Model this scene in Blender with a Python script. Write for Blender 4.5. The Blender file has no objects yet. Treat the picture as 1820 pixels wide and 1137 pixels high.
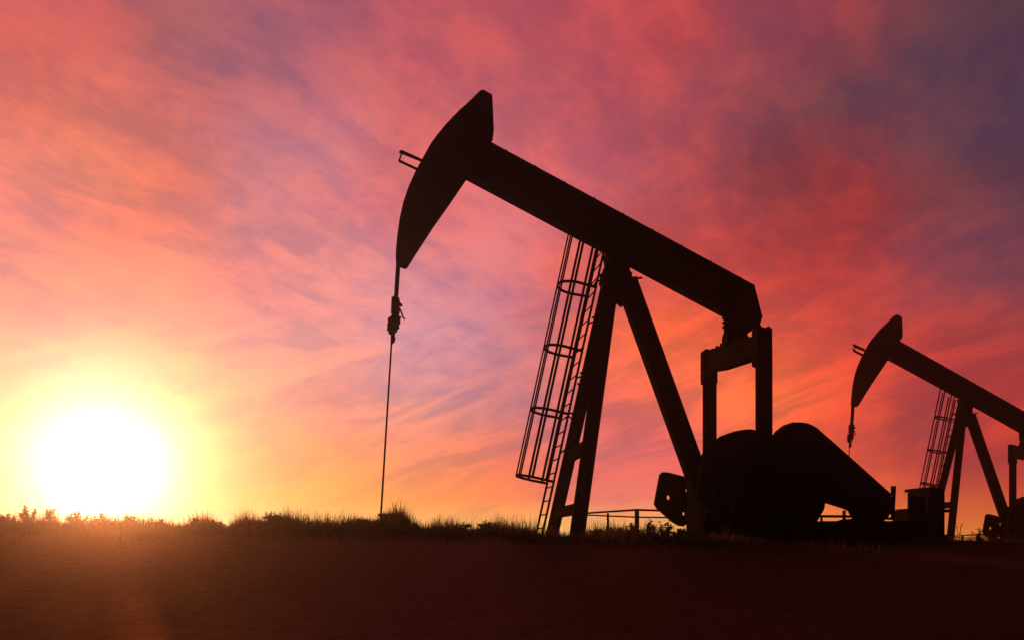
import bpy, bmesh, math, random
from mathutils import Vector, Matrix
R = math.radians
scene = bpy.context.scene
col = scene.collection

# ------------------------------------------------------------------ camera
F, VX, VY, EYE = 1245.0, 781.0, 955.0, 0.05      # focal length and principal point in photo pixels, eye height
cam_d = bpy.data.cameras.new('camera'); cam = bpy.data.objects.new('camera', cam_d); col.objects.link(cam)
cam.location = (0, 0, EYE); cam.rotation_euler = (R(90), 0, 0)
cam_d.sensor_width = 36; cam_d.lens = 36 * F / 1820
cam_d.shift_x = (910 - VX) / 1820; cam_d.shift_y = (VY - 568.5) / 1820
cam_d.clip_start = .05; cam_d.clip_end = 5000
scene.camera = cam
scene.view_settings.view_transform = 'Standard'; scene.view_settings.look = 'None'
scene.view_settings.exposure = 0; scene.view_settings.gamma = 1

# ------------------------------------------------------------------ sun
SUN_AZ = math.atan((185 - VX) / F)
SUN_EL = math.atan((VY - 826) / F * math.cos(SUN_AZ))
sd = Vector((math.sin(SUN_AZ) * math.cos(SUN_EL), math.cos(SUN_AZ) * math.cos(SUN_EL), math.sin(SUN_EL)))
sun_d = bpy.data.lights.new('sun', 'SUN'); sun = bpy.data.objects.new('sun', sun_d); col.objects.link(sun)
sun_d.energy = 5.0; sun_d.angle = R(.6); sun_d.color = (1, .29, .085)
sun.rotation_euler = sd.to_track_quat('Z', 'Y').to_euler()

# ------------------------------------------------------------------ world: Nishita dusk sky with lit cloud layers
def lin(c):
    c = c / 255
    return c / 12.92 if c <= .04045 else ((c + .055) / 1.055) ** 2.4
CX = [0, 150, 300, 450, 600, 750, 900, 1050, 1200, 1350, 1500, 1650, 1820]
TAB = [
 (0,   [(200,98,104),(196,96,104),(160,92,108),(160,92,112),(168,90,112),(184,88,104),(190,86,98),(192,80,92),(190,78,84),(160,72,86),(160,68,80),(98,60,76),(80,56,76)]),
 (60, [(208,104,102),(208,100,98),(168,98,108),(164,98,116),(176,94,116),(192,90,106),(194,88,100),(200,80,88),(196,74,80),(156,72,86),(140,62,74),(94,62,80),(84,56,76)]),
 (120, [(212,108,104),(206,106,106),(176,100,114),(178,104,124),(188,104,120),(198,96,108),(200,92,102),(196,86,96),(182,80,94),(160,72,84),(118,66,80),(92,60,80),(84,56,78)]),
 (190, [(226,120,110),(230,120,106),(204,108,110),(186,112,130),(198,112,130),(206,104,112),(200,98,106),(188,86,100),(178,80,90),(126,70,82),(104,64,80),(90,60,80),(86,58,80)]),
 (250, [(240,136,120),(238,134,112),(214,118,114),(190,118,138),(196,122,142),(210,108,118),(204,104,116),(200,92,106),(180,78,88),(126,64,80),(136,62,72),(104,62,80),(92,60,82)]),
 (315, [(238,140,132),(246,144,118),(236,128,110),(200,128,142),(206,126,142),(220,116,120),(214,110,120),(206,98,106),(162,74,86),(132,58,66),(156,56,60),(112,60,70),(98,60,76)]),
 (380, [(222,140,140),(236,140,128),(232,132,118),(208,134,146),(222,128,140),(224,118,128),(214,118,132),(212,104,110),(200,80,86),(140,62,72),(168,56,56),(128,60,70),(110,62,80)]),
 (440, [(234,150,142),(244,154,132),(240,140,126),(222,140,146),(226,140,146),(220,130,142),(212,124,140),(224,104,104),(206,80,76),(200,66,60),(184,60,60),(140,66,80),(116,64,84)]),
 (500, [(246,160,142),(250,168,146),(246,160,140),(238,150,150),(228,150,158),(214,138,158),(208,128,150),(222,104,104),(224,88,76),(190,70,68),(176,66,70),(150,68,80),(130,66,80)]),
 (560, [(248,180,150),(250,184,152),(246,172,148),(240,160,160),(238,158,160),(210,146,170),(204,126,150),(232,106,88),(240,100,64),(220,84,70),(200,70,66),(184,68,70),(158,66,72)]),
 (620, [(250,200,160),(250,210,170),(248,200,160),(246,180,168),(244,170,160),(206,150,176),(196,130,150),(236,112,88),(246,112,68),(246,98,64),(222,80,66),(194,66,62),(172,62,66)]),
 (730, [(253,220,140),(255,228,170),(255,224,145),(252,190,150),(248,160,146),(226,150,146),(200,126,138),(226,110,108),(244,112,90),(252,122,72),(232,88,64),(190,66,70),(205,64,52)]),
 (780, [(254,224,125),(255,235,160),(255,224,135),(252,192,130),(250,162,126),(238,146,128),(222,124,120),(222,112,112),(236,106,104),(246,112,80),(236,86,64),(140,60,70),(190,62,56)]),
 (830, [(254,226,120),(255,232,150),(254,220,125),(253,196,120),(252,164,104),(244,140,104),(232,118,98),(226,110,108),(226,104,104),(236,100,88),(236,92,64),(180,62,66),(190,60,60)]),
 (900, [(254,230,120),(255,232,140),(255,230,120),(254,214,110),(255,180,96),(252,158,88),(248,140,88),(230,120,110),(238,130,110),(240,120,80),(238,112,64),(226,100,60),(222,90,56)]),
 (945, [(255,240,160),(255,245,190),(255,244,170),(255,240,150),(255,215,130),(255,205,120),(253,190,110),(255,200,110),(255,190,90),(250,160,80),(245,150,70),(235,140,64),(235,130,60)])]
def table(az, el):
    px = VX + F * math.tan(az); py = VY - F * math.tan(el) / math.cos(az)
    px = min(max(px, 0), 1820); py = min(max(py, 0), 945)
    j = 0
    while j < len(TAB) - 2 and py > TAB[j + 1][0]: j += 1
    i = 0
    while i < len(CX) - 2 and px > CX[i + 1]: i += 1
    fy = (py - TAB[j][0]) / (TAB[j + 1][0] - TAB[j][0]); fx = (px - CX[i]) / (CX[i + 1] - CX[i])
    o = []
    for k in range(3):
        a = lin(TAB[j][1][i][k]) * (1 - fx) + lin(TAB[j][1][i + 1][k]) * fx
        b = lin(TAB[j + 1][1][i][k]) * (1 - fx) + lin(TAB[j + 1][1][i + 1][k]) * fx
        o.append(a * (1 - fy) + b * fy)
    return o
world = bpy.data.worlds.new('World'); scene.world = world; world.use_nodes = True
wt = world.node_tree; wt.nodes.clear()
class NT:
    def __init__(s, t): s.t = t
    def n(s, typ, **kw):
        x = s.t.nodes.new(typ)
        for k, v in kw.items(): setattr(x, k, v)
        return x
    def l(s, a, b): s.t.links.new(a, b)
    def put(s, sock, v):
        if hasattr(v, 'is_output') or isinstance(v, bpy.types.NodeSocket): s.l(v, sock)
        else: sock.default_value = v
    def m(s, op, a, b=0.0, c=0.0):
        x = s.n('ShaderNodeMath', operation=op); s.put(x.inputs[0], a); s.put(x.inputs[1], b); s.put(x.inputs[2], c); return x.outputs[0]
    def vm(s, op, a, b=(0, 0, 0)):
        x = s.n('ShaderNodeVectorMath', operation=op); s.put(x.inputs[0], a); s.put(x.inputs[1], b)
        return x.outputs['Value'] if op in ('DOT_PRODUCT', 'LENGTH') else x.outputs[0]
    def xyz(s, a, b, c):
        x = s.n('ShaderNodeCombineXYZ'); s.put(x.inputs[0], a); s.put(x.inputs[1], b); s.put(x.inputs[2], c); return x.outputs[0]
    def mr(s, v, a, b, c=0.0, d=1.0, smooth=False):
        x = s.n('ShaderNodeMapRange'); x.clamp = True
        if smooth: x.interpolation_type = 'SMOOTHSTEP'
        s.put(x.inputs[0], v); x.inputs[1].default_value = a; x.inputs[2].default_value = b; x.inputs[3].default_value = c; x.inputs[4].default_value = d
        return x.outputs[0]
    def mix(s, f, a, b, mode='MIX'):
        x = s.n('ShaderNodeMix'); x.data_type = 'RGBA'; x.blend_type = mode; x.clamp_factor = True
        s.put(x.inputs[0], f); s.put(x.inputs[6], a); s.put(x.inputs[7], b); return x.outputs[2]
    def noise(s, vec, scale, detail=4, rough=.5, dist=0.0, col=False):
        x = s.n('ShaderNodeTexNoise'); s.put(x.inputs['Vector'], vec)
        x.inputs['Scale'].default_value = scale; x.inputs['Detail'].default_value = detail
        x.inputs['Roughness'].default_value = rough; x.inputs['Distortion'].default_value = dist
        return x.outputs['Color'] if col else x.outputs['Fac']
W_ = NT(wt)
tc = W_.n('ShaderNodeTexCoord'); D = W_.vm('NORMALIZE', tc.outputs['Generated'])
sp = W_.n('ShaderNodeSeparateXYZ'); W_.l(D, sp.inputs[0]); X, Y, Z = sp.outputs
az0 = W_.m('ARCTAN2', X, Y)
el0 = W_.m('ARCSINE', Z)
# cloud deck coordinates: direction projected on a high horizontal layer
zz = W_.m('ADD', W_.m('MAXIMUM', Z, 0.0), .10)
px_ = W_.m('DIVIDE', X, zz); py_ = W_.m('DIVIDE', Y, zz)
deck = W_.xyz(px_, py_, 0.0)
# streaks combed along the wind: turned, then stretched
def combed(ang, sx, sy, off=0.0):
    c, s_ = math.cos(R(ang)), math.sin(R(ang))
    a = W_.m('ADD', W_.m('MULTIPLY', px_, c), W_.m('MULTIPLY', py_, s_))
    b = W_.m('SUBTRACT', W_.m('MULTIPLY', py_, c), W_.m('MULTIPLY', px_, s_))
    return W_.xyz(W_.m('MULTIPLY', a, sx), W_.m('MULTIPLY', b, sy), off)
nA = W_.noise(combed(62, .9, 2.2, 3.1), 1.5, 8, .58, .5)
nB = W_.noise(combed(48, .9, 1.9, 9.4), 3.6, 9, .66, .5)
nF = W_.noise(W_.vm('MULTIPLY', D, (1, 1, 1.7)), 15, 7, .62, .3)
lowv = W_.xyz(W_.m('MULTIPLY', az0, 1.0), W_.m('SUBTRACT', W_.m('MULTIPLY', el0, 4.2), W_.m('MULTIPLY', az0, 1.3)), 4.2)
nC = W_.noise(lowv, 4.2, 8, .62, .8)
# warp so that the cloud edges are ragged
wn = W_.n('ShaderNodeSeparateXYZ'); W_.l(W_.noise(W_.vm('MULTIPLY', D, (1, 1, 1.7)), 5.5, 10, .66, .2, col=True), wn.inputs[0])
wamp = W_.mr(el0, 0.0, .35, .03, .10)
az = W_.m('ADD', az0, W_.m('MULTIPLY', W_.m('SUBTRACT', wn.outputs[0], .5), W_.m('MULTIPLY', wamp, 1.5)))
el = W_.m('ADD', el0, W_.m('MULTIPLY', W_.m('SUBTRACT', wn.outputs[1], .5), wamp))
A0, A1 = R(-40), R(44)
azf = W_.mr(az, A0, A1)
rows = [0.2, 1.4, 3.0, 5.0, 7.5, 10, 13, 16, 19, 22, 25, 28, 31, 34, 38, 43]
NS = 30
out = None
for k, e in enumerate(rows):
    rp = W_.n('ShaderNodeValToRGB'); W_.l(azf, rp.inputs[0]); cr = rp.color_ramp; cr.interpolation = 'CARDINAL'
    while len(cr.elements) < NS: cr.elements.new(.5)
    for i in range(NS):
        t = i / (NS - 1); cr.elements[i].position = t
        c = table(A0 + (A1 - A0) * t, R(e)); cr.elements[i].color = (*c, 1)
    out = rp.outputs[0] if out is None else W_.mix(W_.mr(el, R(rows[k - 1]), R(e), smooth=False), out, rp.outputs[0])
# cloud relief: dusky violet undersides, glowing ridges
hiw = W_.mr(el0, R(9), R(22), smooth=True)
nH = W_.m('ADD', W_.m('MULTIPLY', nA, .50), W_.m('MULTIPLY', nB, .50))
nm = W_.m('ADD', W_.m('MULTIPLY', nH, hiw), W_.m('MULTIPLY', nC, W_.m('SUBTRACT', 1.0, hiw)))
nm = W_.m('ADD', W_.m('MULTIPLY', nm, .76), W_.m('MULTIPLY', nF, .24))
f = W_.mr(nm, .405, .595, smooth=True)
relief = W_.mix(f, (.75, .78, .85, 1), (1.22, 1.05, .82, 1))
out = W_.mix(W_.mr(el0, R(1), R(8), .35, 1.0), out, relief, 'MULTIPLY')
# the sky away from the sunset is dusky
back = W_.mr(W_.m('ABSOLUTE', az0), R(48), R(95), smooth=True)
out = W_.mix(back, out, (.012, .008, .012, 1))
up = W_.mr(el0, R(42), R(75), smooth=True)
out = W_.mix(up, out, (.05, .025, .05, 1))
# circumsolar glow
cs = W_.m('MAXIMUM', W_.vm('DOT_PRODUCT', D, tuple(sd)), 0.0)
th = W_.m('ARCCOSINE', W_.m('MINIMUM', cs, 1.0))
def lobe(w, p=2.0): return W_.m('EXPONENT', W_.m('MULTIPLY', W_.m('POWER', W_.m('DIVIDE', th, R(w)), p), -1.0))
def add(base, fac, c):
    x = W_.vm('SCALE', c); x.node.inputs['Scale'].default_value = 1; W_.l(fac, x.node.inputs['Scale'])
    return W_.vm('ADD', base, x)
out = W_.vm('MULTIPLY', out, W_.vm('SUBTRACT', (1, 1, 1), add((0, 0, 0), lobe(17), (.10, .32, .24))))
out = add(out, lobe(1.8, 1.4), (1.4, 1.3, 1.2))
out = add(out, lobe(3.8, 1.3), (.40, .38, .34))
out = add(out, lobe(8.0, 1.6), (.0, .0, .20))
# clear-air Nishita sky behind the clouds
ns = W_.n('ShaderNodeTexSky', sky_type='NISHITA', sun_disc=False, sun_elevation=SUN_EL, sun_rotation=SUN_AZ, dust_density=3.0)
out = add(out, W_.m('MULTIPLY', W_.mr(back, 0, 1, .002, .0010), 1.0), ns.outputs[0])
bg = W_.n('ShaderNodeBackground'); W_.l(out, bg.inputs[0]); bg.inputs[1].default_value = 1.0
wo = W_.n('ShaderNodeOutputWorld'); W_.l(bg.outputs[0], wo.inputs[0])

# ------------------------------------------------------------------ helpers
def W(x, y, D): return Vector(((x - VX) / F * D, D, (VY - y) / F * D + EYE))   # point seen at photo pixel (x, y), D metres off
def tag(o, label=None, cat=None, group=None, kind=None):
    if label: o['label'] = label
    if cat: o['category'] = cat
    if group: o['group'] = group
    if kind: o['kind'] = kind
    return o
def empty(name, loc):
    o = bpy.data.objects.new(name, None); o.empty_display_size = .3; col.objects.link(o); o.location = loc; return o
def copy_tree(o, parent=None):
    c = o.copy(); col.objects.link(c); c.parent = parent
    for ch in list(o.children): copy_tree(ch, c)
    return c
class MB:
    """Collects shapes in world coordinates; build() links them as one mesh object under its parent's origin."""
    def __init__(s): s.bm = bmesh.new()
    def hexa(s, a, b):                       # two matching rings of points -> closed solid
        va = [s.bm.verts.new(p) for p in a]; vb = [s.bm.verts.new(p) for p in b]; n = len(va)
        s.bm.faces.new(va); s.bm.faces.new(vb[::-1])
        for i in range(n): s.bm.faces.new((va[i], vb[i], vb[(i + 1) % n], va[(i + 1) % n]))
        return s
    def box(s, x0, x1, y0, y1, z0, z1):
        return s.hexa([(x0, y0, z0), (x1, y0, z0), (x1, y0, z1), (x0, y0, z1)], [(x0, y1, z0), (x1, y1, z0), (x1, y1, z1), (x0, y1, z1)])
    def bar(s, p, q, w, h, w2=None, h2=None, side=(0, 1, 0)):   # w along `side`, h across
        p, q = Vector(p), Vector(q); d = (q - p).normalized(); u = Vector(side); u = (u - d * u.dot(d)).normalized(); v = d.cross(u)
        w2 = w2 or w; h2 = h2 or h
        r = lambda c, a, b: [c + u * a / 2 * i + v * b / 2 * j for i, j in ((-1, -1), (1, -1), (1, 1), (-1, 1))]
        return s.hexa(r(p, w, h), r(q, w2, h2))
    def hbeam(s, p, q, w, h, t=.03, side=(0, 1, 0)):            # rolled steel section: two flanges and a web
        p, q = Vector(p), Vector(q); d = (q - p).normalized(); u = Vector(side); u = (u - d * u.dot(d)).normalized(); v = d.cross(u)
        for k in (-1, 1): s.bar(p + v * k * (h - t) / 2, q + v * k * (h - t) / 2, w, t, side=u)
        return s.bar(p, q, t, h - 2 * t, side=u)
    def tube(s, p, q, r, r2=None, n=10):
        p, q = Vector(p), Vector(q); d = (q - p).normalized(); u = d.orthogonal().normalized(); v = d.cross(u); r2 = r if r2 is None else r2
        c = lambda o, rr: [o + (u * math.cos(2 * math.pi * i / n) + v * math.sin(2 * math.pi * i / n)) * rr for i in range(n)]
        return s.hexa(c(p, r), c(q, r2))
    def path(s, pts, r, n=6):
        pts = [Vector(p) for p in pts]; rings = []; u = None
        for i, p in enumerate(pts):
            d = (pts[min(i + 1, len(pts) - 1)] - pts[max(i - 1, 0)]).normalized()
            u = d.orthogonal().normalized() if u is None else (u - d * u.dot(d)).normalized(); v = d.cross(u)
            rings.append([s.bm.verts.new(p + (u * math.cos(2 * math.pi * k / n) + v * math.sin(2 * math.pi * k / n)) * r) for k in range(n)])
        for a, b in zip(rings, rings[1:]):
            for k in range(n): s.bm.faces.new((a[k], a[(k + 1) % n], b[(k + 1) % n], b[k]))
        s.bm.faces.new(rings[0][::-1]); s.bm.faces.new(rings[-1]); return s
    def prism(s, pts, D, t, near=False):
        """Plate of thickness t centred D metres off whose seen outline is pts (photo pixels, y down)."""
        Dn, Df = D - t / 2, D + t / 2; n = len(pts)
        area = sum(pts[i][0] * pts[(i + 1) % n][1] - pts[(i + 1) % n][0] * pts[i][1] for i in range(n))
        L = []
        for i in range(n):
            (x0, y0), (x1, y1) = pts[i], pts[(i + 1) % n]
            nx, ny = (y1 - y0), -(x1 - x0)
            if area < 0: nx, ny = -nx, -ny
            out_ = ((x0 + x1) / 2 - VX) * nx + ((y0 + y1) / 2 - VY) * ny
            d = Dn if out_ > 0 or near else Df
            a, b = W(x0, y0, d), W(x1, y1, d); L.append(((a.x, a.z), (b.x, b.z)))
        P = []
        for i in range(n):
            (a, b), (c, d) = L[i - 1], L[i]
            r = (b[0] - a[0], b[1] - a[1]); q = (d[0] - c[0], d[1] - c[1]); den = r[0] * q[1] - r[1] * q[0]
            if abs(den) > .25 * math.hypot(*r) * math.hypot(*q):
                u = ((c[0] - a[0]) * q[1] - (c[1] - a[1]) * q[0]) / den; P.append((a[0] + r[0] * u, a[1] + r[1] * u))
            else: P.append(((b[0] + c[0]) / 2, (b[1] + c[1]) / 2))
        return s.hexa([(x, Dn, z) for x, z in P], [(x, Df, z) for x, z in P])
    def build(s, name, mat, parent=None, smooth=False, origin=None):
        bm = s.bm; bmesh.ops.recalc_face_normals(bm, faces=bm.faces)
        o0 = parent.matrix_world.translation if parent is not None and parent.parent is None and parent.type == 'EMPTY' else Vector((0, 0, 0))
        if parent is not None: o0 = ROOT
        if origin is not None: o0 = Vector(origin)
        bmesh.ops.translate(bm, verts=bm.verts, vec=-o0)
        me = bpy.data.meshes.new(name); bm.to_mesh(me); bm.free(); me.materials.append(mat)
        if smooth: me.polygons.foreach_set('use_smooth', [True] * len(me.polygons))
        o = bpy.data.objects.new(name, me); col.objects.link(o)
        if parent is not None: o.parent = parent
        elif origin is not None: o.location = o0
        return o
def split(mb, name, mat, parent):
    """one object per separate piece collected in mb"""
    seen = set(); bm = mb.bm; bm.verts.ensure_lookup_table(); objs = []
    for v0 in bm.verts:
        if v0 in seen: continue
        comp = []; stack = [v0]; seen.add(v0)
        while stack:
            v = stack.pop(); comp.append(v)
            for e in v.link_edges:
                w = e.other_vert(v)
                if w not in seen: seen.add(w); stack.append(w)
        n_ = MB(); mp = {v: n_.bm.verts.new(v.co) for v in comp}
        for f in {f for v in comp for f in v.link_faces}: n_.bm.faces.new([mp[v] for v in f.verts])
        objs.append(n_.build(name, mat, parent))
    bm.free(); return objs
ROOT = Vector((0, 0, 0))

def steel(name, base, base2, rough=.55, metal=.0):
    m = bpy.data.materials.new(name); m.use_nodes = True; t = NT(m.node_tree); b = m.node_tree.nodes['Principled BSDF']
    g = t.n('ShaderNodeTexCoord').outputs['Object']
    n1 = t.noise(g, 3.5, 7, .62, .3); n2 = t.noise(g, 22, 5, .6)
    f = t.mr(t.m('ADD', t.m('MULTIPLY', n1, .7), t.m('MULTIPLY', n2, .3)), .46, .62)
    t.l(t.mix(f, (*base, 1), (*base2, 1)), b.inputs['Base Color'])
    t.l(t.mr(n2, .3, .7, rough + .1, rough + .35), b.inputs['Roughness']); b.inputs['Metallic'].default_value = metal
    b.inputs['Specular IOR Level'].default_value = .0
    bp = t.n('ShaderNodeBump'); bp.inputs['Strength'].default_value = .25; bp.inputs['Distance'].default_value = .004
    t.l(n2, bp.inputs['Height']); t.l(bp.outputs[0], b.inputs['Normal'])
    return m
M_paint = steel('weathered_black_paint', (.006, .0055, .0055), (.010, .006, .005))
M_dark = steel('dark_greasy_steel', (.007, .006, .006), (.012, .007, .005), .6)
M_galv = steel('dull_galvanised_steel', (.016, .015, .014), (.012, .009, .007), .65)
M_rod = steel('polished_steel', (.04, .036, .03), (.02, .016, .014), .4, .6)
M_conc = steel('grey_concrete', (.05, .047, .043), (.035, .03, .027), .85)
M_cab = steel('cabinet_paint', (.010, .010, .010), (.010, .007, .005), .6)

# ------------------------------------------------------------------ terrain
CREST = [(-3000, 936), (0, 937), (200, 939), (345, 941), (440, 941), (462, 934), (485, 924), (505, 926), (540, 940), (610, 941), (640, 934), (665, 930), (690, 922), (712, 926), (732, 942),
         (800, 948), (850, 944), (880, 944), (910, 951), (960, 956), (1100, 957), (1250, 960), (1500, 962), (1820, 963), (4000, 963)]
def crest(px):
    for (a, ya), (b, yb) in zip(CREST, CREST[1:]):
        if a <= px <= b:
            t = (px - a) / (b - a); return ya + (yb - ya) * t
    return 945
CD = 13.0
rt = random.Random(5)
def bumps(x, y):
    return .5 * math.sin(x * 1.9 + y * .7) + .3 * math.sin(x * 4.3 - y * 1.9 + 1) + .2 * math.sin(y * 3.7 + x * 2.2 + 2)
def ground_z(x, y):
    """foreground bank climbs to a low crest about 13 m off, the pad lies behind it, then the land falls away"""
    px = VX + F * x / CD
    h = (VY - crest(px)) / F * CD + EYE
    hb = min(h, .20 if px < 900 else h)
    if y < CD:
        t = max((y - 1.0) / (CD - 1.0), -3)
        z = -.75 + (hb + .75) * t
        w = math.exp(-((y - CD) / .8) ** 2); z += (h - hb) * w
    elif y < CD + 3.6:
        k = (y - CD) / 3.6; w = math.exp(-((y - CD) / .8) ** 2)
        z = hb * (1 - k) - .02 * k + (h - hb) * w
    else: z = -.02 - .036 * (min(y, 30) - CD - 3.6) - (.012 * (min(y, 300) - 30) if y > 30 else 0)
    return z + bumps(x, y) * .012
xs = [-72, -50, -35, -25]; x = -20.0
while x < 30: xs.append(x); x += .12
xs += [30, 34, 40, 50, 72]
ys = [-32, -20, -10, -5, -2, 0, .5, 1, 1.5, 2, 2.5, 3]; y = 3.5
while y < 10: ys.append(y); y += .5
while y < 17: ys.append(y); y += .14
ys += [17.5, 18, 19, 20, 22, 24, 26, 28, 30, 33, 38, 45, 60, 72]
verts = [(x, y, ground_z(x, y)) for y in ys for x in xs]; nx = len(xs)
faces = [(j * nx + i, j * nx + i + 1, (j + 1) * nx + i + 1, (j + 1) * nx + i) for j in range(len(ys) - 1) for i in range(nx - 1)]
me = bpy.data.meshes.new('ground'); me.from_pydata(verts, [], faces); me.polygons.foreach_set('use_smooth', [True] * len(faces))
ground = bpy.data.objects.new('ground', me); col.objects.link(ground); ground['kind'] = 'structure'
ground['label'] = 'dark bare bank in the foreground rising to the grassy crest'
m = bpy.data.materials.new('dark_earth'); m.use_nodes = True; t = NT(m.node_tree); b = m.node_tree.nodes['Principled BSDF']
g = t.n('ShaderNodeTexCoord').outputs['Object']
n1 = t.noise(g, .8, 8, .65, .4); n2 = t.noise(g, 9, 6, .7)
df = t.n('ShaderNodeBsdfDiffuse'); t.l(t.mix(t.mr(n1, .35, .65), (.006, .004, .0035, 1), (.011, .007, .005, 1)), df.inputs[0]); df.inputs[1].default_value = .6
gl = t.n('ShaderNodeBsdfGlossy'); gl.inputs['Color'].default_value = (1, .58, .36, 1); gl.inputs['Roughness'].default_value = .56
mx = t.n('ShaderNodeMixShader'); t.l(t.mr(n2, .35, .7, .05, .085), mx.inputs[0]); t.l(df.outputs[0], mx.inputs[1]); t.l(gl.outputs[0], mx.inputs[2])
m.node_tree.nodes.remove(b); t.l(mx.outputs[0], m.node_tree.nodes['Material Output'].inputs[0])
bp = t.n('ShaderNodeBump'); bp.inputs['Strength'].default_value = .18; bp.inputs['Distance'].default_value = .02
t.l(n2, bp.inputs['Height']); t.l(bp.outputs[0], df.inputs['Normal']); t.l(bp.outputs[0], gl.inputs['Normal'])
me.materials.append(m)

# ------------------------------------------------------------------ pumpjack
BASE = Vector((4.0, 15.0, 0.0)); ROOT = BASE
pj = empty('pumpjack', BASE)
tag(pj, 'large black pumpjack at centre with its horse head tipped down over the well', 'pumpjack', 'pumpjacks on the pad')
DC = 15.0
# horse head
arc = [(706.5, 474), (704, 462), (704.8, 440), (706.8, 418), (711, 388), (717.6, 358), (727, 331), (740, 302), (751.5, 281), (766.7, 254), (779.3, 237), (792, 221.5), (804.7, 208), (817, 195.5), (830, 184), (842, 172.5), (852, 162.5), (857, 159.5)]
hh = MB(); hh.prism(arc + [(861, 160.5), (875, 168.6), (876.5, 200), (878.3, 244), (873.2, 254), (828, 321.5), (799, 364), (770, 405), (738, 454), (724.5, 476), (720, 479), (712, 476)], DC, .34)
head = hh.build('horse_head', M_paint, pj)
fl = MB()                                       # raised rim plates and stiffeners on the cheek of the head
def inset(px, py, k=.93, cx=790, cy=300): return (cx + (px - cx) * k, cy + (py - cy) * k)
for a, c in (((870, 175), (820, 310)), ((850, 190), (775, 372)), ((735, 330), (800, 340)), ((724, 390), (762, 396))):
    fl.bar(W(*a, DC - .185), W(*c, DC - .185), .03, .05)
    fl.bar(W(*a, DC + .185), W(*c, DC + .185), .03, .05)
split(fl, 'stiffener', M_paint, head)
# wireline stop bracket on the face of the head
br = MB()
for dy in (-.09, .09):
    br.bar(W(709.8, 270, DC + dy), W(752, 287, DC + dy), .03, .045); br.bar(W(708.5, 285.8, DC + dy), W(746, 303.5, DC + dy), .03, .045)
    br.bar(W(715.5, 268.8, DC + dy), W(709, 287, DC + dy), .03, .03)
    br.bar(W(712.5, 268, DC + dy), W(752, 285.8, DC + dy), .03, .03)
br.bar(W(715.5, 269.5, DC - .09), W(715.5, 269.5, DC + .09), .03, .03, side=(0, 0, 1)); br.bar(W(709.5, 286.5, DC - .09), W(709.5, 286.5, DC + .09), .03, .03, side=(0, 0, 1))
br.build('cable_bracket', M_paint, head)
# walking beam
wb = MB()
wb.prism([(845, 238), (1341, 506.5), (1355.3, 562.5), (1350.5, 578), (1336, 584.5), (1288, 571), (1281, 561), (1128, 477), (828, 320.5)], DC, .22)
for (a, c) in (((868, 250), (1341, 506.5)),):
    pa, pc = W(*a, DC - .2), W(*c, DC - .2); wb.bar((pa.x, DC, pa.z - .028), (pc.x, DC, pc.z - .028), .40, .05)
pa, pc = W(829, 321, DC + .2), W(1281, 562, DC + .2); wb.bar((pa.x, DC, pa.z + .028), (pc.x, DC, pc.z + .028), .40, .05)
beam = wb.build('walking_beam', M_paint, pj)
st = MB()
for k in range(9):
    u = (k + .6) / 9.2; top = W(868 + 473 * u, 250 + 256.5 * u, DC); low = W(829 + 452 * u, 321 + 241 * u, DC)
    for sgn in (-1, 1): st.bar((top.x, DC + sgn * .155, top.z - .1), (low.x, DC + sgn * .155, low.z + .1), .085, .025)
split(st, 'stiffener', M_paint, beam)
# tail bearing under the beam
tb = MB(); tb.prism([(1284, 562), (1288.5, 571), (1286, 582), (1286.5, 591), (1292, 604), (1291, 622), (1310, 622), (1321, 602), (1330, 592), (1339, 585), (1352, 577), (1345, 560)], DC, .34)
for z in (0, .09, .18): tb.tube(W(1286.5, 566, DC - .1) + Vector((0, 0, -z)), W(1286.5, 566, DC + .1) + Vector((0, 0, -z)), .035)
tb.build('tail_bearing', M_dark, pj)
# equalizer bar between the two pitman arms
PX, DN, DF = 6.31, 13.65, 16.35
ez = 4.13
ea, eb = Vector((PX, DN - .08, 3.79)), Vector((PX, DF + .08, 4.14))
e1, e2 = ea.lerp(eb, .30), ea.lerp(eb, .72)
eq = MB(); eq.bar(ea, e1, .22, .38, .28, .46, side=(1, 0, 0)).bar(e1, e2, .28, .46, .28, .50, side=(1, 0, 0)).bar(e2, eb, .28, .50, .22, .42, side=(1, 0, 0))
eq.tube((PX - .2, DC, ez + .17), (PX + .2, DC, ez + .17), .16)
for yy_, hh_ in ((14.2, .09), (14.55, .13), (15.45, .13), (15.7, .10), (15.95, .07)):      # clamp bolts and grease caps along the top
    u_ = (yy_ - ea.y) / (eb.y - ea.y); zt_ = ea.z + (eb.z - ea.z) * u_ + .23
    for sx_ in (-.09, .09): eq.tube((PX + sx_, yy_, zt_ - .05), (PX + sx_, yy_, zt_ + hh_ * .6), .035, n=8)
equ = eq.build('equalizer', M_paint, pj)
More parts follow.
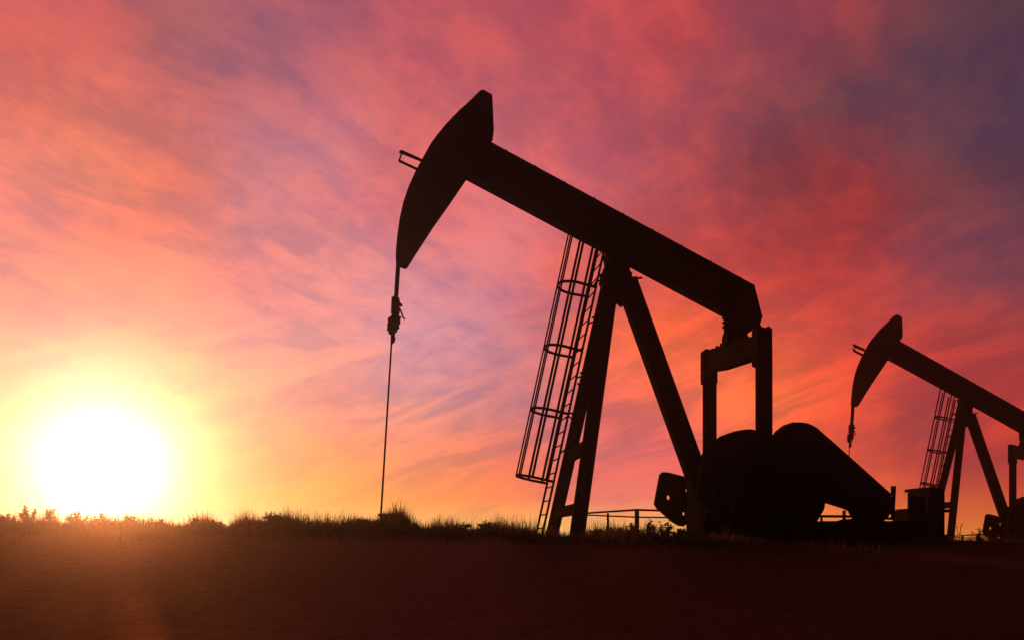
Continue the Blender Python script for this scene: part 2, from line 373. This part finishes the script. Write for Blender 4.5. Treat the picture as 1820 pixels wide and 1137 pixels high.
# pitman arms with their upper housings and wrist pins
for D_, ztop, zbot in ((DN, None, None), (DF, None, None)):
    near = D_ == DN
    xl, xr = (1344.5, 1371) if near else (1250, 1272.5)
    a, c = W(xl, 0, D_).x, W(xr, 0, D_).x; mid = (a + c) / 2
    zt = W(0, 645, D_).z if near else W(0, 672, D_).z
    pm = MB(); pm.hbeam((mid, D_, .95), (mid, D_, zt), .14, c - a - .02, .03)
    for zc in (1.5, 2.3, 3.1): pm.box(a + .03, c - .03, D_ - .065, D_ + .065, zc, zc + .03)
    pit = pm.build('pitman_arm', M_paint, pj)
    if near: o = [(1346, 579), (1348, 577), (1351, 575.5), (1354, 580.5), (1360, 582), (1366, 579), (1372.5, 584), (1373, 650.5), (1370, 651), (1351, 648), (1346, 645)]
    else: o = [(1252, 622), (1255, 619), (1259, 620), (1270, 622), (1275, 624.5), (1275.5, 680), (1273, 682), (1255, 680), (1252, 678)]
    # upper housing as a yoke: two cheeks with the equalizer end between them
    n_ = len(o)
    yk = MB()
    yk.prism(o, D_, .24, near=True)
    yk.build('pitman_yoke', M_dark, pit)
    wp = MB(); wp.tube((mid, D_ - .3, .95), (mid, D_ + .3, .95), .13, n=16).tube((mid, D_ - .2, .95), (mid, D_ + .2, .95), .24, n=20)
    wp.build('wrist_pin', M_dark, pit)
# samson post: two front legs, one rear leg
TOP = 5.30
def P3(x, y, D): return W(x, y, D)
legs = []
for top, foot in ((P3(1089, 490, DC - .15), P3(1024, 962, 13.6)), (P3(1084, 490, DC + .15), P3(979.5, 957, 16.45))):
    lg = MB(); lg.hbeam(foot, top, .17, .27, .03, side=(0, 1, 0)); lg.bar(foot + Vector((0, 0, 0)), foot + Vector((0, 0, .03)), .42, .5)
    # solid cover plates on the outer face
    lg.bar(foot + (top - foot) * .02, top, .08, .265)
    legs.append(lg.build('post_leg', M_paint, pj))
rl = MB(); ra, rb = P3(1113, 500, DC), P3(1250, 880, DC); rl.hbeam(rb, ra, .26, .395, .03); rl.bar(rb, ra, .12, .36); rl.build('rear_leg', M_paint, pj)
cm = MB()
def leg_at(l, z):
    top, foot = l; u = (z - foot.z) / (top.z - foot.z); return foot + (top - foot) * u
Ln = (P3(1089, 490, DC - .15), P3(1024, 962, 13.6)); Lf = (P3(1084, 490, DC + .15), P3(979.5, 957, 16.45))
for yy, hh_ in ((801, .25), (907, .22)):
    z = (VY - yy) / F * 15 + EYE
    p, q = leg_at(Ln, z), leg_at(Lf, z); cm.bar(p, q, .14, hh_, side=(1, 0, 0))
cm.bar(leg_at(Ln, 2.0), leg_at(Lf, .75), .0001 + .06, .06, side=(1, 0, 0)) if False else None
split(cm, 'cross_member', M_paint, pj)
# saddle: bearing, cap and platform bracket at the head of the post
sb = MB(); sb.prism([(1074, 440), (1118, 462), (1120, 480), (1122, 488), (1126, 503), (1127, 520), (1104, 547), (1072.5, 522), (1064, 506), (1066, 494), (1074, 474), (1071.5, 458)], DC, .50)
sb.prism([(1119, 489), (1125, 491), (1129, 493), (1135, 493), (1134, 497), (1126, 504), (1119, 503)], DC, .3)
sb.tube((W(1100, 475, DC).x, DC - .42, W(1100, 475, DC).z), (W(1100, 475, DC).x, DC + .42, W(1100, 475, DC).z), .17, n=18)
sb.build('saddle_bearing', M_dark, pj)
gf = MB(); gf.tube(W(1133, 495, DC), W(1141, 494, DC), .022).tube(W(1121, 484, DC), W(1121, 494, DC), .03)
gf.path([W(1134, 525.5, DC), W(1137, 527, DC), W(1140, 525, DC), W(1142, 524, DC)], .028).tube(W(1140.5, 522.5, DC), W(1141.5, 528.5, DC), .02)
split(gf, 'grease_fitting', M_dark, pj)
# ladder on the front of the post
LT, LB = W(1068.0, 444, DC), W(958.5, 948, DC)
ud = (LT - LB).normalized(); un = Vector((-ud.z, 0, ud.x))      # un points away from the post (left, slightly up)
ladder_n = MB(); HW = .26
lt_len = (LT - LB).length
for sgn in (-1, 1): ladder_n.bar(LB + Vector((-.03 * sgn, sgn * HW, 0)), LT + ud * .1 + Vector((-.03 * sgn, sgn * HW, 0)), .025, .045)
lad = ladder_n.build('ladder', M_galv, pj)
rg = MB(); k = 0
while k * .30 + .12 < lt_len:
    c = LB + ud * (.12 + k * .30); rg.tube(c - Vector((-.03, HW, 0)), c + Vector((-.03, HW, 0)), .015, n=6); k += 1
split(rg, 'rung', M_galv, lad)
def along(y):                # distance up the ladder where its centre line passes photo row y
    z = (VY - y) / F * DC + EYE; return (z - LB.z) / ud.z
CR = [857, 739, 629, 519]
cage = MB()
def hoop_pts():
    pts = [(0, -.30)]
    for i in range(13):
        a = -math.pi / 2 + math.pi * i / 12; pts.append((.38 + .37 * math.cos(a), .345 * math.sin(a)))
    pts.append((0, .30)); return pts
HP = hoop_pts()
for yy in CR:
    c = LB + ud * along(yy)
    P = [c + un * a + Vector((0, b_, 0)) for a, b_ in HP]
    for p, q in zip(P, P[1:]): cage.bar(p, q, .055, .02, side=ud)
s0 = along(857)
for (a, b_) in ((.14, -.325), (.44, -.34), (.68, -.20), (.75, 0), (.68, .20), (.44, .34), (.14, .325)):
    p = LB + ud * s0 + un * a + Vector((0, b_, 0))
    # runs up until just under the beam's lower edge
    s = s0
    while True:
        q = LB + ud * s + un * a + Vector((0, b_, 0)); qx = VX + F * q.x / q.y; qy = VY - F * (q.z - EYE) / q.y
        if qy < 321 + (qx - 829) * .5332 + 1 or s > 9: break
        s += .02
    cage.bar(p, q, .05 if abs(b_) > .3 else .06, .028, side=(0, 1, 0) if abs(b_) < .3 else tuple(un))
cage.build('safety_cage', M_galv, lad)
lb = MB()                    # stand-off brackets between ladder and post
for (x0, y0, x1, y1) in ((1060, 500, 1068, 496), (1048, 571, 1062, 572), (1027, 667, 1040, 672), (1008, 738, 1018, 742), (998, 803, 1010, 802)):
    for sgn in (-1, 1):
        p = W(x0, y0, DC) + Vector((0, sgn * HW, 0)); q = W(x1, y1, DC) + Vector((0, sgn * .12, 0))
        lb.path([p, p + (q - p) * .55 + Vector((0, 0, .05)), q], .02)
lb.path([W(1031, 668, DC - .2), W(1036, 674, DC - .2), W(1037, 682, DC - .2), W(1030, 686, DC - .2)], .022)
lb.path([W(1026, 680, DC - .2), W(1036, 690, DC - .2), W(1037, 697, DC - .2)], .02)
split(lb, 'ladder_bracket', M_galv, lad)
# crank shafts, cranks and counterweights
SH = Vector((7.15, 0, .72))
cwc = W(1199, 886, 16.35)
for D_ in (13.72, 16.35):
    ck = MB(); dr = (Vector((cwc.x, 0, cwc.z)) - Vector((SH.x, 0, SH.z))).normalized()
    p, q = Vector((SH.x, D_, SH.z)), Vector((cwc.x + .55, D_, cwc.z - .03))
    ck.bar(p, q, .16, .50, .16, .40); ck.tube((SH.x, D_ - .12, SH.z), (SH.x, D_ + .12, SH.z), .34, n=24)
    crank = ck.build('crank', M_paint, pj)
    o = [(1177, 838.6), (1185.6, 839), (1206, 844), (1227, 849.5), (1235, 858), (1262, 866), (1262, 905), (1224, 927), (1214, 934.5), (1207, 934), (1195, 927), (1167, 902), (1163, 894.5), (1168, 868), (1172.5, 843)]
    cx = [( W(px, py, 16.35).x, W(px, py, 16.35).z) for px, py in o]
    holes = [(W(px, py, 16.35).x, W(px, py, 16.35).z, r) for px, py, r in ((1187.5, 883.5, .05), (1221, 871, .05), (1214.6, 912, .042))]
    # casting with through bolt holes: outline filled around the holes
    bmw = bmesh.new(); edges = []
    def ring(pts, y):
        v = [bmw.verts.new((x_, y, z_)) for x_, z_ in pts]
        return [bmw.edges.new((v[i], v[(i + 1) % len(v)])) for i in range(len(v))]
    edges += ring(cx, D_ - .06)
    for hx, hz, hr in holes: edges += ring([(hx + hr * math.cos(a * math.pi / 5), hz + hr * 1.3 * math.sin(a * math.pi / 5)) for a in range(10)], D_ - .06)
    bmesh.ops.triangle_fill(bmw, use_beauty=True, use_dissolve=False, edges=edges)
    ex = bmesh.ops.extrude_face_region(bmw, geom=bmw.faces[:])
    bmesh.ops.translate(bmw, verts=[v for v in ex['geom'] if isinstance(v, bmesh.types.BMVert)], vec=(0, .12, 0))
    c_ = MB(); c_.bm.free(); c_.bm = bmw
    c_.build('counterweight', M_dark, crank)
# gear reducer
gb = MB(); gb.prism([(1256, 806), (1262, 794), (1273, 784), (1290, 771), (1307, 765), (1327, 762), (1337, 762), (1346, 765), (1362, 774), (1376, 790), (1384, 810), (1384, 925), (1256, 925)], 14.5, .3, near=True)
gb.box(W(1275, 0, 14.6).x, W(1376, 0, 14.6).x, 14.66, 15.6, .3, W(0, 800, 14.6).z)
gearbox = gb.build('gearbox', M_paint, pj)
gt = MB(); gz = W(0, 764, DC).z
gt.tube((SH.x, 13.5, SH.z), (SH.x, 16.6, SH.z), .14, n=20)
gt.build('crank_shaft', M_dark, gearbox)
# belt guard over flywheel and drive belts
bg_ = MB(); BGo = [(1371, 800), (1372, 774), (1378, 766), (1386, 759.5), (1401, 752.3), (1412, 750), (1424, 749.6), (1436, 751.5), (1444, 755), (1452, 759.5), (1480, 784), (1530, 828.5), (1583, 876), (1587, 890), (1586.5, 914.5), (1556, 914.5), (1555, 921), (1514, 921), (1506, 906.5), (1497, 903), (1459, 891), (1371, 891)]
bg_.prism(BGo, 14.0, .42)
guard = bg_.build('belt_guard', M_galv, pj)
gr = MB()
for i in range(9):
    u = i / 8; p = W(1400 + 170 * u, 790 + 92 * u, 13.775); q = W(1395 + 165 * u, 870 + 35 * u, 13.775); gr.bar(p, q, .02, .03)
gr.tube(W(1420, 830, 13.77), W(1420, 830, 13.73), .22, n=20)
split(gr, 'guard_rib', M_galv, guard)
# pedestal, rails and base
bs = MB()
bs.prism([(1238, 855), (1250, 855), (1250, 965), (1238, 965)], DC, 1.0)
bs.prism([(1222, 931), (1455, 931), (1455, 965), (1222, 965)], DC - .2, 2.3)
bs.box(W(1262, 0, DC).x, W(1453, 0, 14.4).x, 14.4, 15.6, .05, W(0, 893, DC).z)
pdl = bs.build('pedestal', M_paint, pj)
tr = MB(); tr.prism([(1371, 891), (1459.5, 891), (1455.3, 924), (1371, 924)], 14.2, .5); tr.build('bearing_stand', M_paint, pj)
sk = MB()
x0, x1 = W(962, 0, DC).x, W(1596, 0, DC).x
for yy in (13.6, 14.55, 15.45, 16.3): sk.hbeam((x0 + .1, yy, -.02), (x1, yy, -.02), .2, .16, .02)
for i in range(9):
    xx = x0 + .4 + (x1 - x0 - .5) * i / 8; sk.box(xx - .06, xx + .06, 13.5, 16.4, -.10, .05)
sk.build('skid', M_paint, pj)
dk = MB(); zt = W(0, 926, 14).z
dk.box(W(1440, 0, 14).x, W(1592, 0, 14).x, 13.5, 15.2, -.02, zt)
dk.prism([(1485, 926), (1487, 924.5), (1500, 925), (1504, 922), (1512, 921), (1560, 922), (1560, 950), (1485, 950)], 14.4, .6)
dk.prism([(1590, 928), (1597, 930), (1597, 935), (1603, 937), (1603, 965), (1588, 965)], 14.1, .3)
dk.build('motor_base', M_paint, pj)
mo = MB()
mz = W(0, 905, 14.3).z
mo.tube((8.76, 13.9, mz - .05), (8.76, 14.5, mz - .05), .185, n=24)
mo.box(8.62, 8.90, 14.0, 14.4, .1, mz)
motor = mo.build('motor', M_dark, pj)
mf = MB()
for i in range(6): mf.tube((8.76, 14.0 + i * .08, mz - .05), (8.76, 14.03 + i * .08, mz - .05), .20, n=24)
mf.build('cooling_fins', M_dark, motor)
bl = MB(); bl.bar(W(1586.4, 921, 13.75), W(1589.4, 863.5, 13.75), .05, .045)
bl.bar(W(1584.5, 864.5, 13.75), W(1591.2, 864.5, 13.75), .05, .03)
bl.bar(W(1585.6, 864, 13.75), W(1584.5, 880, 13.75), .04, .018)
bl.build('brake_lever', M_dark, pj)
# bridle, carrier bar, clamps and polished rod
bd = MB()
for dy in (-.13, .13):
    bd.path([Vector((W(px, py, DC - .17).x + .012, DC + dy, W(px, py, DC - .17).z)) for px, py in ((779.3, 237), (766.7, 254), (751.5, 281), (740, 302), (727, 331), (717.6, 358), (711, 388), (706.8, 418), (704.8, 440), (704.3, 462))] + [W(707.5, 480, DC + dy), W(703.2, 540, DC + dy)], .026, n=8)
bd.bar(W(707.8, 470, DC), W(703.4, 538, DC), .22, .075)
bridle = bd.build('bridle', M_dark, pj)
cb = MB()
def disc(cx, cy, w, h, tilt=4):      # collar round the rod, sizes in photo pixels
    r = w / 2 / F * DC; c = W(cx, cy, DC); d = Vector((math.sin(R(tilt)), 0, math.cos(R(tilt)))) * h / 2 / F * DC
    cb.tube(c - d, c + d, r, n=14)
cb.bar(W(703.6, 533, DC), W(701.5, 560, DC), .34, .165, .34, .14)
cb.prism([(696.5, 536), (706, 535), (711, 539), (711, 544), (709.5, 548), (711, 552), (709, 563), (706, 571), (699, 576), (693, 575), (695.5, 560), (697, 548)], DC, .18)
cb.tube(W(712.8, 542.5, DC - .06), W(712.8, 542.5, DC + .06), .034); cb.bar(W(707, 540, DC), W(713, 542, DC), .1, .05)
cb.path([W(709, 546, DC), W(713, 554, DC), W(715.8, 562, DC), W(717, 565, DC), W(719.5, 567, DC)], .018)
cb.bar(W(704, 562, DC), W(713, 564, DC), .05, .03); cb.tube(W(698, 528, DC), W(700, 528, DC), .02)
disc(701.5, 567, 21, 5); disc(700.5, 572.8, 23, 3.2, 6); disc(699.5, 577.5, 20, 5); disc(699, 582, 22, 3.4, -4); disc(698, 586.5, 17, 4); disc(696.8, 590.5, 13, 5)
cb.tube(W(691.5, 567.3, DC - .05), W(691.5, 567.3, DC + .05), .034); cb.tube(W(690.5, 577, DC - .05), W(690.5, 577, DC + .05), .034); cb.tube(W(690.3, 586, DC - .05), W(690.3, 586, DC + .05), .034)
cb.prism([(694.5, 590), (700, 592), (702.5, 597), (702.8, 604), (700, 610), (694, 612), (694.3, 600)], DC, .1)
cb.build('carrier_bar', M_dark, bridle)
pr = MB(); pr.tube(W(697, 590, DC), W(675.8, 935, DC), .019, .022, n=10); pr.build('polished_rod', M_rod, pj)

# the second pumpjack, a narrower unit farther out to the right on lower ground
pj2 = copy_tree(pj)
pj2.location = (21.60, 28.53, -.56); pj2.scale = (.975, .45, 1.015)
pj2['label'] = 'smaller looking farther pumpjack cut by the right edge of the frame'

# ------------------------------------------------------------------ pipe railings
def railing(label, pts_top, pts_mid, posts, w, group):
    global ROOT
    a = posts[0]; base = W(a[0], VY + 3, a[2]); ROOT = base
    r = empty('pipe_railing', base); tag(r, label, 'railing', group)
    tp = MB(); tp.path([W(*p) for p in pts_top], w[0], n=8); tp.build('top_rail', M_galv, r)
    if pts_mid:
        md = MB(); md.path([W(*p) for p in pts_mid], w[1], n=8); md.build('mid_rail', M_galv, r)
    for x_, yt, D_, wd in posts:
        p = W(x_, yt, D_); ps = MB(); ps.bar((p.x, p.y, -.12 if D_ < 25 else -.6), p, wd, wd); ps.build('post', M_galv, r)
    return r
railing('pipe railing behind the nearer counterweight, between the post legs and gearbox', [(1036, 911.8, 20), (1058, 910, 19.3), (1132, 905.2, 17), (1180, 906.6, 17.1), (1240, 909, 17.2)],
        [(1036, 914, 20), (1080, 916, 18.6), (1132, 918.2, 17), (1240, 919.5, 17.2)], [(1132, 904, 17, .085), (1080.5, 911, 18.6, .05), (1230, 908, 17.2, .05)], (.026, .019), 'pipe railings')
railing('low single pipe rail seen under the sloping belt guard', [(1440, 916.3, 17.2), (1512, 917, 17.2), (1605, 922, 17.2)], None, [(1499.5, 906, 17.2, .04), (1460, 915, 17.2, .04), (1597, 921, 17.2, .05)], (.032, .02), 'pipe railings')
railing('far pipe railing in front of the counterweight of the farther pumpjack', [(1686, 952.4, 33), (1738, 949.0, 31), (1765, 949.8, 31), (1800, 951, 31)], [(1686, 953.8, 33), (1738, 955.5, 31), (1800, 956.6, 31)],
        [(1738, 948.6, 31, .08), (1710.5, 951, 32, .06), (1790, 950, 31, .06)], (.026, .019), 'pipe railings')

# ------------------------------------------------------------------ control cabinet and box
ROOT = W(1646, VY + 3, 15.2)
cab = empty('control_cabinet', ROOT); tag(cab, 'tall dark control cabinet with an overhanging lid in front of the farther pumpjack', 'cabinet')
c = MB(); c.prism([(1613, 873), (1679, 870), (1679, 965), (1613, 965)], 15.2, .7); c.build('cabinet_body', M_cab, cab)
c = MB(); c.prism([(1607, 874.5), (1609, 869), (1612, 866), (1676, 866), (1679.5, 868), (1680, 874.5)], 15.2, .84); c.build('lid', M_cab, cab)
for i in range(2):
    xa, xb = W(1616 + 32 * i, 0, 14.84).x, W(1644 + 32 * i, 0, 14.84).x
    c = MB(); c.box(xa, xb, 14.82, 14.845, .12, .93); dr = c.build('cabinet_door', M_cab, cab)
    c = MB(); c.box((xb if i == 0 else xa) - .02, (xb if i == 0 else xa) + .012, 14.79, 14.82, .5, .62); c.build('handle', M_rod, dr)
c = MB(); c.tube(W(1676, 907, 15.2), W(1689, 907, 15.2), .035); c.tube(W(1680, 894, 15.2), W(1688, 894, 15.2), .03); c.build('conduit', M_galv, cab)
ROOT = W(1606, VY + 3, 15.6)
jb = empty('junction_box', ROOT); tag(jb, 'low narrow junction box standing against the left side of the tall cabinet', 'electrical box')
c = MB(); c.prism([(1600, 905), (1613, 905), (1613, 965), (1600, 965)], 15.2, .5); c.build('box_body', M_cab, jb)
c = MB(); c.prism([(1599, 903), (1613, 903), (1613, 906), (1599, 906)], 15.2, .56); c.build('box_lid', M_cab, jb)

# ------------------------------------------------------------------ vegetation
def leafmat(name, c, trans=.25):
    m = bpy.data.materials.new(name); m.use_nodes = True; t = NT(m.node_tree); b = m.node_tree.nodes['Principled BSDF']
    n = t.noise(t.n('ShaderNodeTexCoord').outputs['Object'], 5, 3); t.l(t.mix(t.mr(n, .3, .7), (*c, 1), (c[0] * 1.7, c[1] * 1.4, c[2] * 1.2, 1)), b.inputs['Base Color'])
    b.inputs['Roughness'].default_value = .7
    tr = t.n('ShaderNodeBsdfTranslucent'); tr.inputs[0].default_value = (c[0] * 2.2, c[1] * 1.6, c[2], 1)
    mx = t.n('ShaderNodeMixShader'); mx.inputs[0].default_value = trans
    o = m.node_tree.nodes['Material Output']; t.l(b.outputs[0], mx.inputs[1]); t.l(tr.outputs[0], mx.inputs[2]); t.l(mx.outputs[0], o.inputs[0]); return m
M_grass = leafmat('dry_grass', (.026, .020, .009), .5)
M_weed = leafmat('weed_leaf', (.03, .032, .013), .35)
M_stem = leafmat('weed_stem', (.045, .035, .018), .1)
rg_ = random.Random(11)
V, Fc = [], []
def blade(x, y, z, h, w, lean, ang):
    """curved tapering blade of three joints"""
    dx, dy = math.cos(ang), math.sin(ang); fx, fy = -dy, dx; b0 = len(V)
    for k, t in enumerate((0, .4, .75)):
        ox = fx * lean * h * t * t; oy = fy * lean * h * t * t; ww = w * (1 - t * .65)
        V.append((x + ox - dx * ww / 2, y + oy - dy * ww / 2, z + h * t * (1 - .15 * lean * t))); V.append((x + ox + dx * ww / 2, y + oy + dy * ww / 2, z + h * t * (1 - .15 * lean * t)))
    V.append((x + fx * lean * h, y + fy * lean * h, z + h * (1 - .2 * lean)))
    Fc.append((b0, b0 + 1, b0 + 3, b0 + 2)); Fc.append((b0 + 2, b0 + 3, b0 + 5, b0 + 4)); Fc.append((b0 + 4, b0 + 5, b0 + 6))
def dens(px):
    if px < 950: return 1.0
    if px < 1045: return .5
    if px < 1225: return 1.0
    return .35
for i in range(110000):
    px = rg_.uniform(-500, 2100)
    if rg_.random() > dens(px): continue
    y = CD + rg_.gauss(0, .9)
    x = (px - VX) / F * CD
    cl = .5 + .5 * math.sin(x * 5.1 + 2 * math.sin(x * 1.7 + y))    # clumpiness
    h = rg_.uniform(.05, .19) * (.5 + .9 * cl) + (rg_.random() ** 4) * .22 * (.4 + cl)
    if px > 1225: h *= .5
    if 462 < px < 520 or 655 < px < 722: h *= 1.2
    blade(x, y, ground_z(x, y) - .01, h, rg_.uniform(.005, .011), rg_.uniform(0, .8), rg_.uniform(0, 6.28))
for i in range(9000):      # farther grass on the pad beyond
    y = rg_.uniform(16.5, 30); x = rg_.uniform(-9, 24) * y / 22
    blade(x, y, ground_z(x, y) - .01, rg_.uniform(.04, .12), .01, rg_.uniform(0, .6), rg_.uniform(0, 6.28))
me = bpy.data.meshes.new('grass'); me.from_pydata(V, [], Fc); me.materials.append(M_grass)
go = bpy.data.objects.new('grass', me); col.objects.link(go)
tag(go, 'short ragged grass growing all along the crest of the bank', 'grass', kind='stuff')

def weed(px, ytop, spread, kind, label, seed, D_=CD, name='weed'):
    """one plant: stems and leaves (or seed heads), ytop and spread in photo pixels"""
    global ROOT
    rr = random.Random(seed); x = (px - VX) / F * D_; z0 = ground_z(x, D_) - .02; ROOT = Vector((x, D_, z0))
    H = (VY - ytop) / F * D_ + EYE - z0; S = spread / F * D_ / 2
    root = empty(name, ROOT); tag(root, label, 'plant', 'weeds along the grassy crest')
    s_ = MB(); lv = bmesh.new()
    def leaf(p, d, L, w):
        d = Vector(d).normalized(); sd_ = d.cross(Vector((rr.uniform(-1, 1), rr.uniform(-1, 1), rr.uniform(-1, 1)))).normalized()
        a = lv.verts.new(p); b1 = lv.verts.new(p + d * L * .45 + sd_ * w / 2); b2 = lv.verts.new(p + d * L * .45 - sd_ * w / 2); c_ = lv.verts.new(p + d * L + Vector((0, 0, -L * .15)))
        lv.faces.new((a, b1, c_, b2))
    nst = {'bush': 16, 'leafy': 11, 'spiky': 22, 'stalk': 3, 'tuft': 60}[kind]
    for i in range(nst):
        a = rr.uniform(0, 6.28); rad = S * math.sqrt(rr.random()); tip = Vector((math.cos(a) * rad, math.sin(a) * rad, H * (rr.uniform(.75, 1) if kind != 'tuft' else 1) * (1 - .45 * (rad / max(S, .01)) ** 2)))
        if kind == 'spiky': tip = Vector((math.cos(a) * rad * .8, math.sin(a) * rad * .8, H * rr.uniform(.45, 1)))
        if kind == 'stalk': tip = Vector(((-1 if i == 0 else 1) * S * rr.uniform(.5, 1), 0, H * rr.uniform(.7, 1)))
        b0 = Vector((tip.x * .25, tip.y * .25, 0)); pts = []
        for k in range(6):
            t = k / 5; p = b0.lerp(tip, t); p.x += (t * (1 - t)) * rr.uniform(-.05, .05); p.z = tip.z * (t ** .85)
            if kind == 'stalk': p.x = b0.x + (tip.x - b0.x) * t * t
            pts.append(ROOT + p)
        s_.path(pts, .0035 if kind != 'spiky' else .003, n=4)
        if kind in ('bush', 'leafy'):
            nl = 44 if kind == 'bush' else 26
            for j in range(nl):
                t = rr.uniform(.12, 1) * 4.999; q = pts[int(t)].lerp(pts[int(t) + 1], t % 1)
                big = 1.0 if kind == 'leafy' else .8
                leaf(q, (rr.uniform(-1, 1), rr.uniform(-1, 1), rr.uniform(-.1, 1)), rr.uniform(.045, .085) * big, rr.uniform(.02, .038) * big)
        elif kind == 'tuft':
            for j in range(5):
                q = pts[rr.randint(2, 4)]; leaf(q, (tip.x * .6 + rr.uniform(-.15, .15), rr.uniform(-.1, .1), .3), rr.uniform(.05, .10), .008)
        else:
            for j in range(9 if kind == 'spiky' else 7):
                q = pts[rr.randint(1, 5)]; leaf(q, (rr.uniform(-1, 1), rr.uniform(-1, 1), rr.uniform(.2, 1.3)), rr.uniform(.03, .08), rr.uniform(.006, .012))
    s_.build('stem', M_stem, root)
    q = MB(); q.bm.free(); q.bm = lv; q.build('foliage', M_weed, root)
WEEDS = [(10, 910, 40, 'bush', 'leafy weed at the far left end of the crest, low and round'),
 (52, 893, 34, 'bush', 'tall open leafy weed, tallest of those left of the sun'),
 (92, 899, 26, 'leafy', 'slim leafy weed just right of the tallest one, left of the sun'),
 (138, 903, 40, 'bush', 'broad leafy weed directly below the left part of the sun glare'),
 (188, 903, 40, 'leafy', 'leafy weed straight under the sun'),
 (228, 912, 40, 'bush', 'rounded weed at the right rim of the sun glare'),
 (282, 922, 34, 'leafy', 'low weed midway between the sun and the spiky clump'),
 (348, 919, 26, 'leafy', 'small upright weed left of two round low weeds'),
 (386, 922, 40, 'bush', 'round low weed left of the spiky clump, nearer the sun'),
 (436, 922, 36, 'leafy', 'wispy low weed just left of the spiky clump'),
 (482, 908, 44, 'spiky', 'spiky clump of dry stalks on the first hump of the crest'),
 (490, 914, 40, 'bush', 'dense leafy weed among the spiky stalks on the first hump'),
 (578, 920, 26, 'stalk', 'bent stalks with curling tips between the two humps'),
 (640, 922, 50, 'tuft', 'low grass tuft just left of the polished rod foot'),
 (690, 911, 60, 'tuft', 'big domed grass tuft on the second hump beside the polished rod'),
 (738, 931, 16, 'spiky', 'thin spiky stalks just right of the domed tuft'),
 (820, 925, 34, 'leafy', 'arching leafy weed, left one of the pair before the ladder'),
 (866, 924, 46, 'bush', 'round bushy weed, right one of the pair before the ladder'),
 (914, 938, 22, 'leafy', 'low weed just left of the foot of the ladder'),
 (1062, 938, 30, 'bush', 'low leafy weed just right of the post legs'),
 (1096, 931, 34, 'leafy', 'leafy weed between the thin and thick railing posts'),
 (1122, 924, 26, 'bush', 'leafy weed against the thick corner post of the railing'),
 (1150, 921, 30, 'leafy', 'tall leafy weed just right of the thick corner post'),
 (1182, 920, 34, 'leafy', 'tall leafy weed under the left edge of the counterweight'),
 (1208, 934, 30, 'bush', 'leafy weed beneath the counterweight against the gearbox base'),
 (1704, 927, 12, 'stalk', 'tall thin stalk beside the legs of the farther pumpjack'),
 (1740, 940, 34, 'spiky', 'wispy stalks before the far pipe railing')]
for i, w in enumerate(WEEDS): weed(*w, seed=40 + i)

# ------------------------------------------------------------------ haze added to stand in for lens glare around the sun
hz = MB(); hz.box(-75, 75, -35, 75, -4, 10.8)
hm = bpy.data.materials.new('glare_haze'); hm.use_nodes = True; t = hm.node_tree; t.nodes.clear()
pv = t.nodes.new('ShaderNodeVolumePrincipled'); pv.inputs['Color'].default_value = (.97, .93, .90, 1)
pv.inputs['Density'].default_value = .0016; pv.inputs['Anisotropy'].default_value = .935
mo_ = t.nodes.new('ShaderNodeOutputMaterial'); t.links.new(pv.outputs[0], mo_.inputs['Volume'])
ho = hz.build('haze', hm); ho['kind'] = 'stuff'; ho['label'] = 'thin added haze standing in for the lens glare around the low sun'
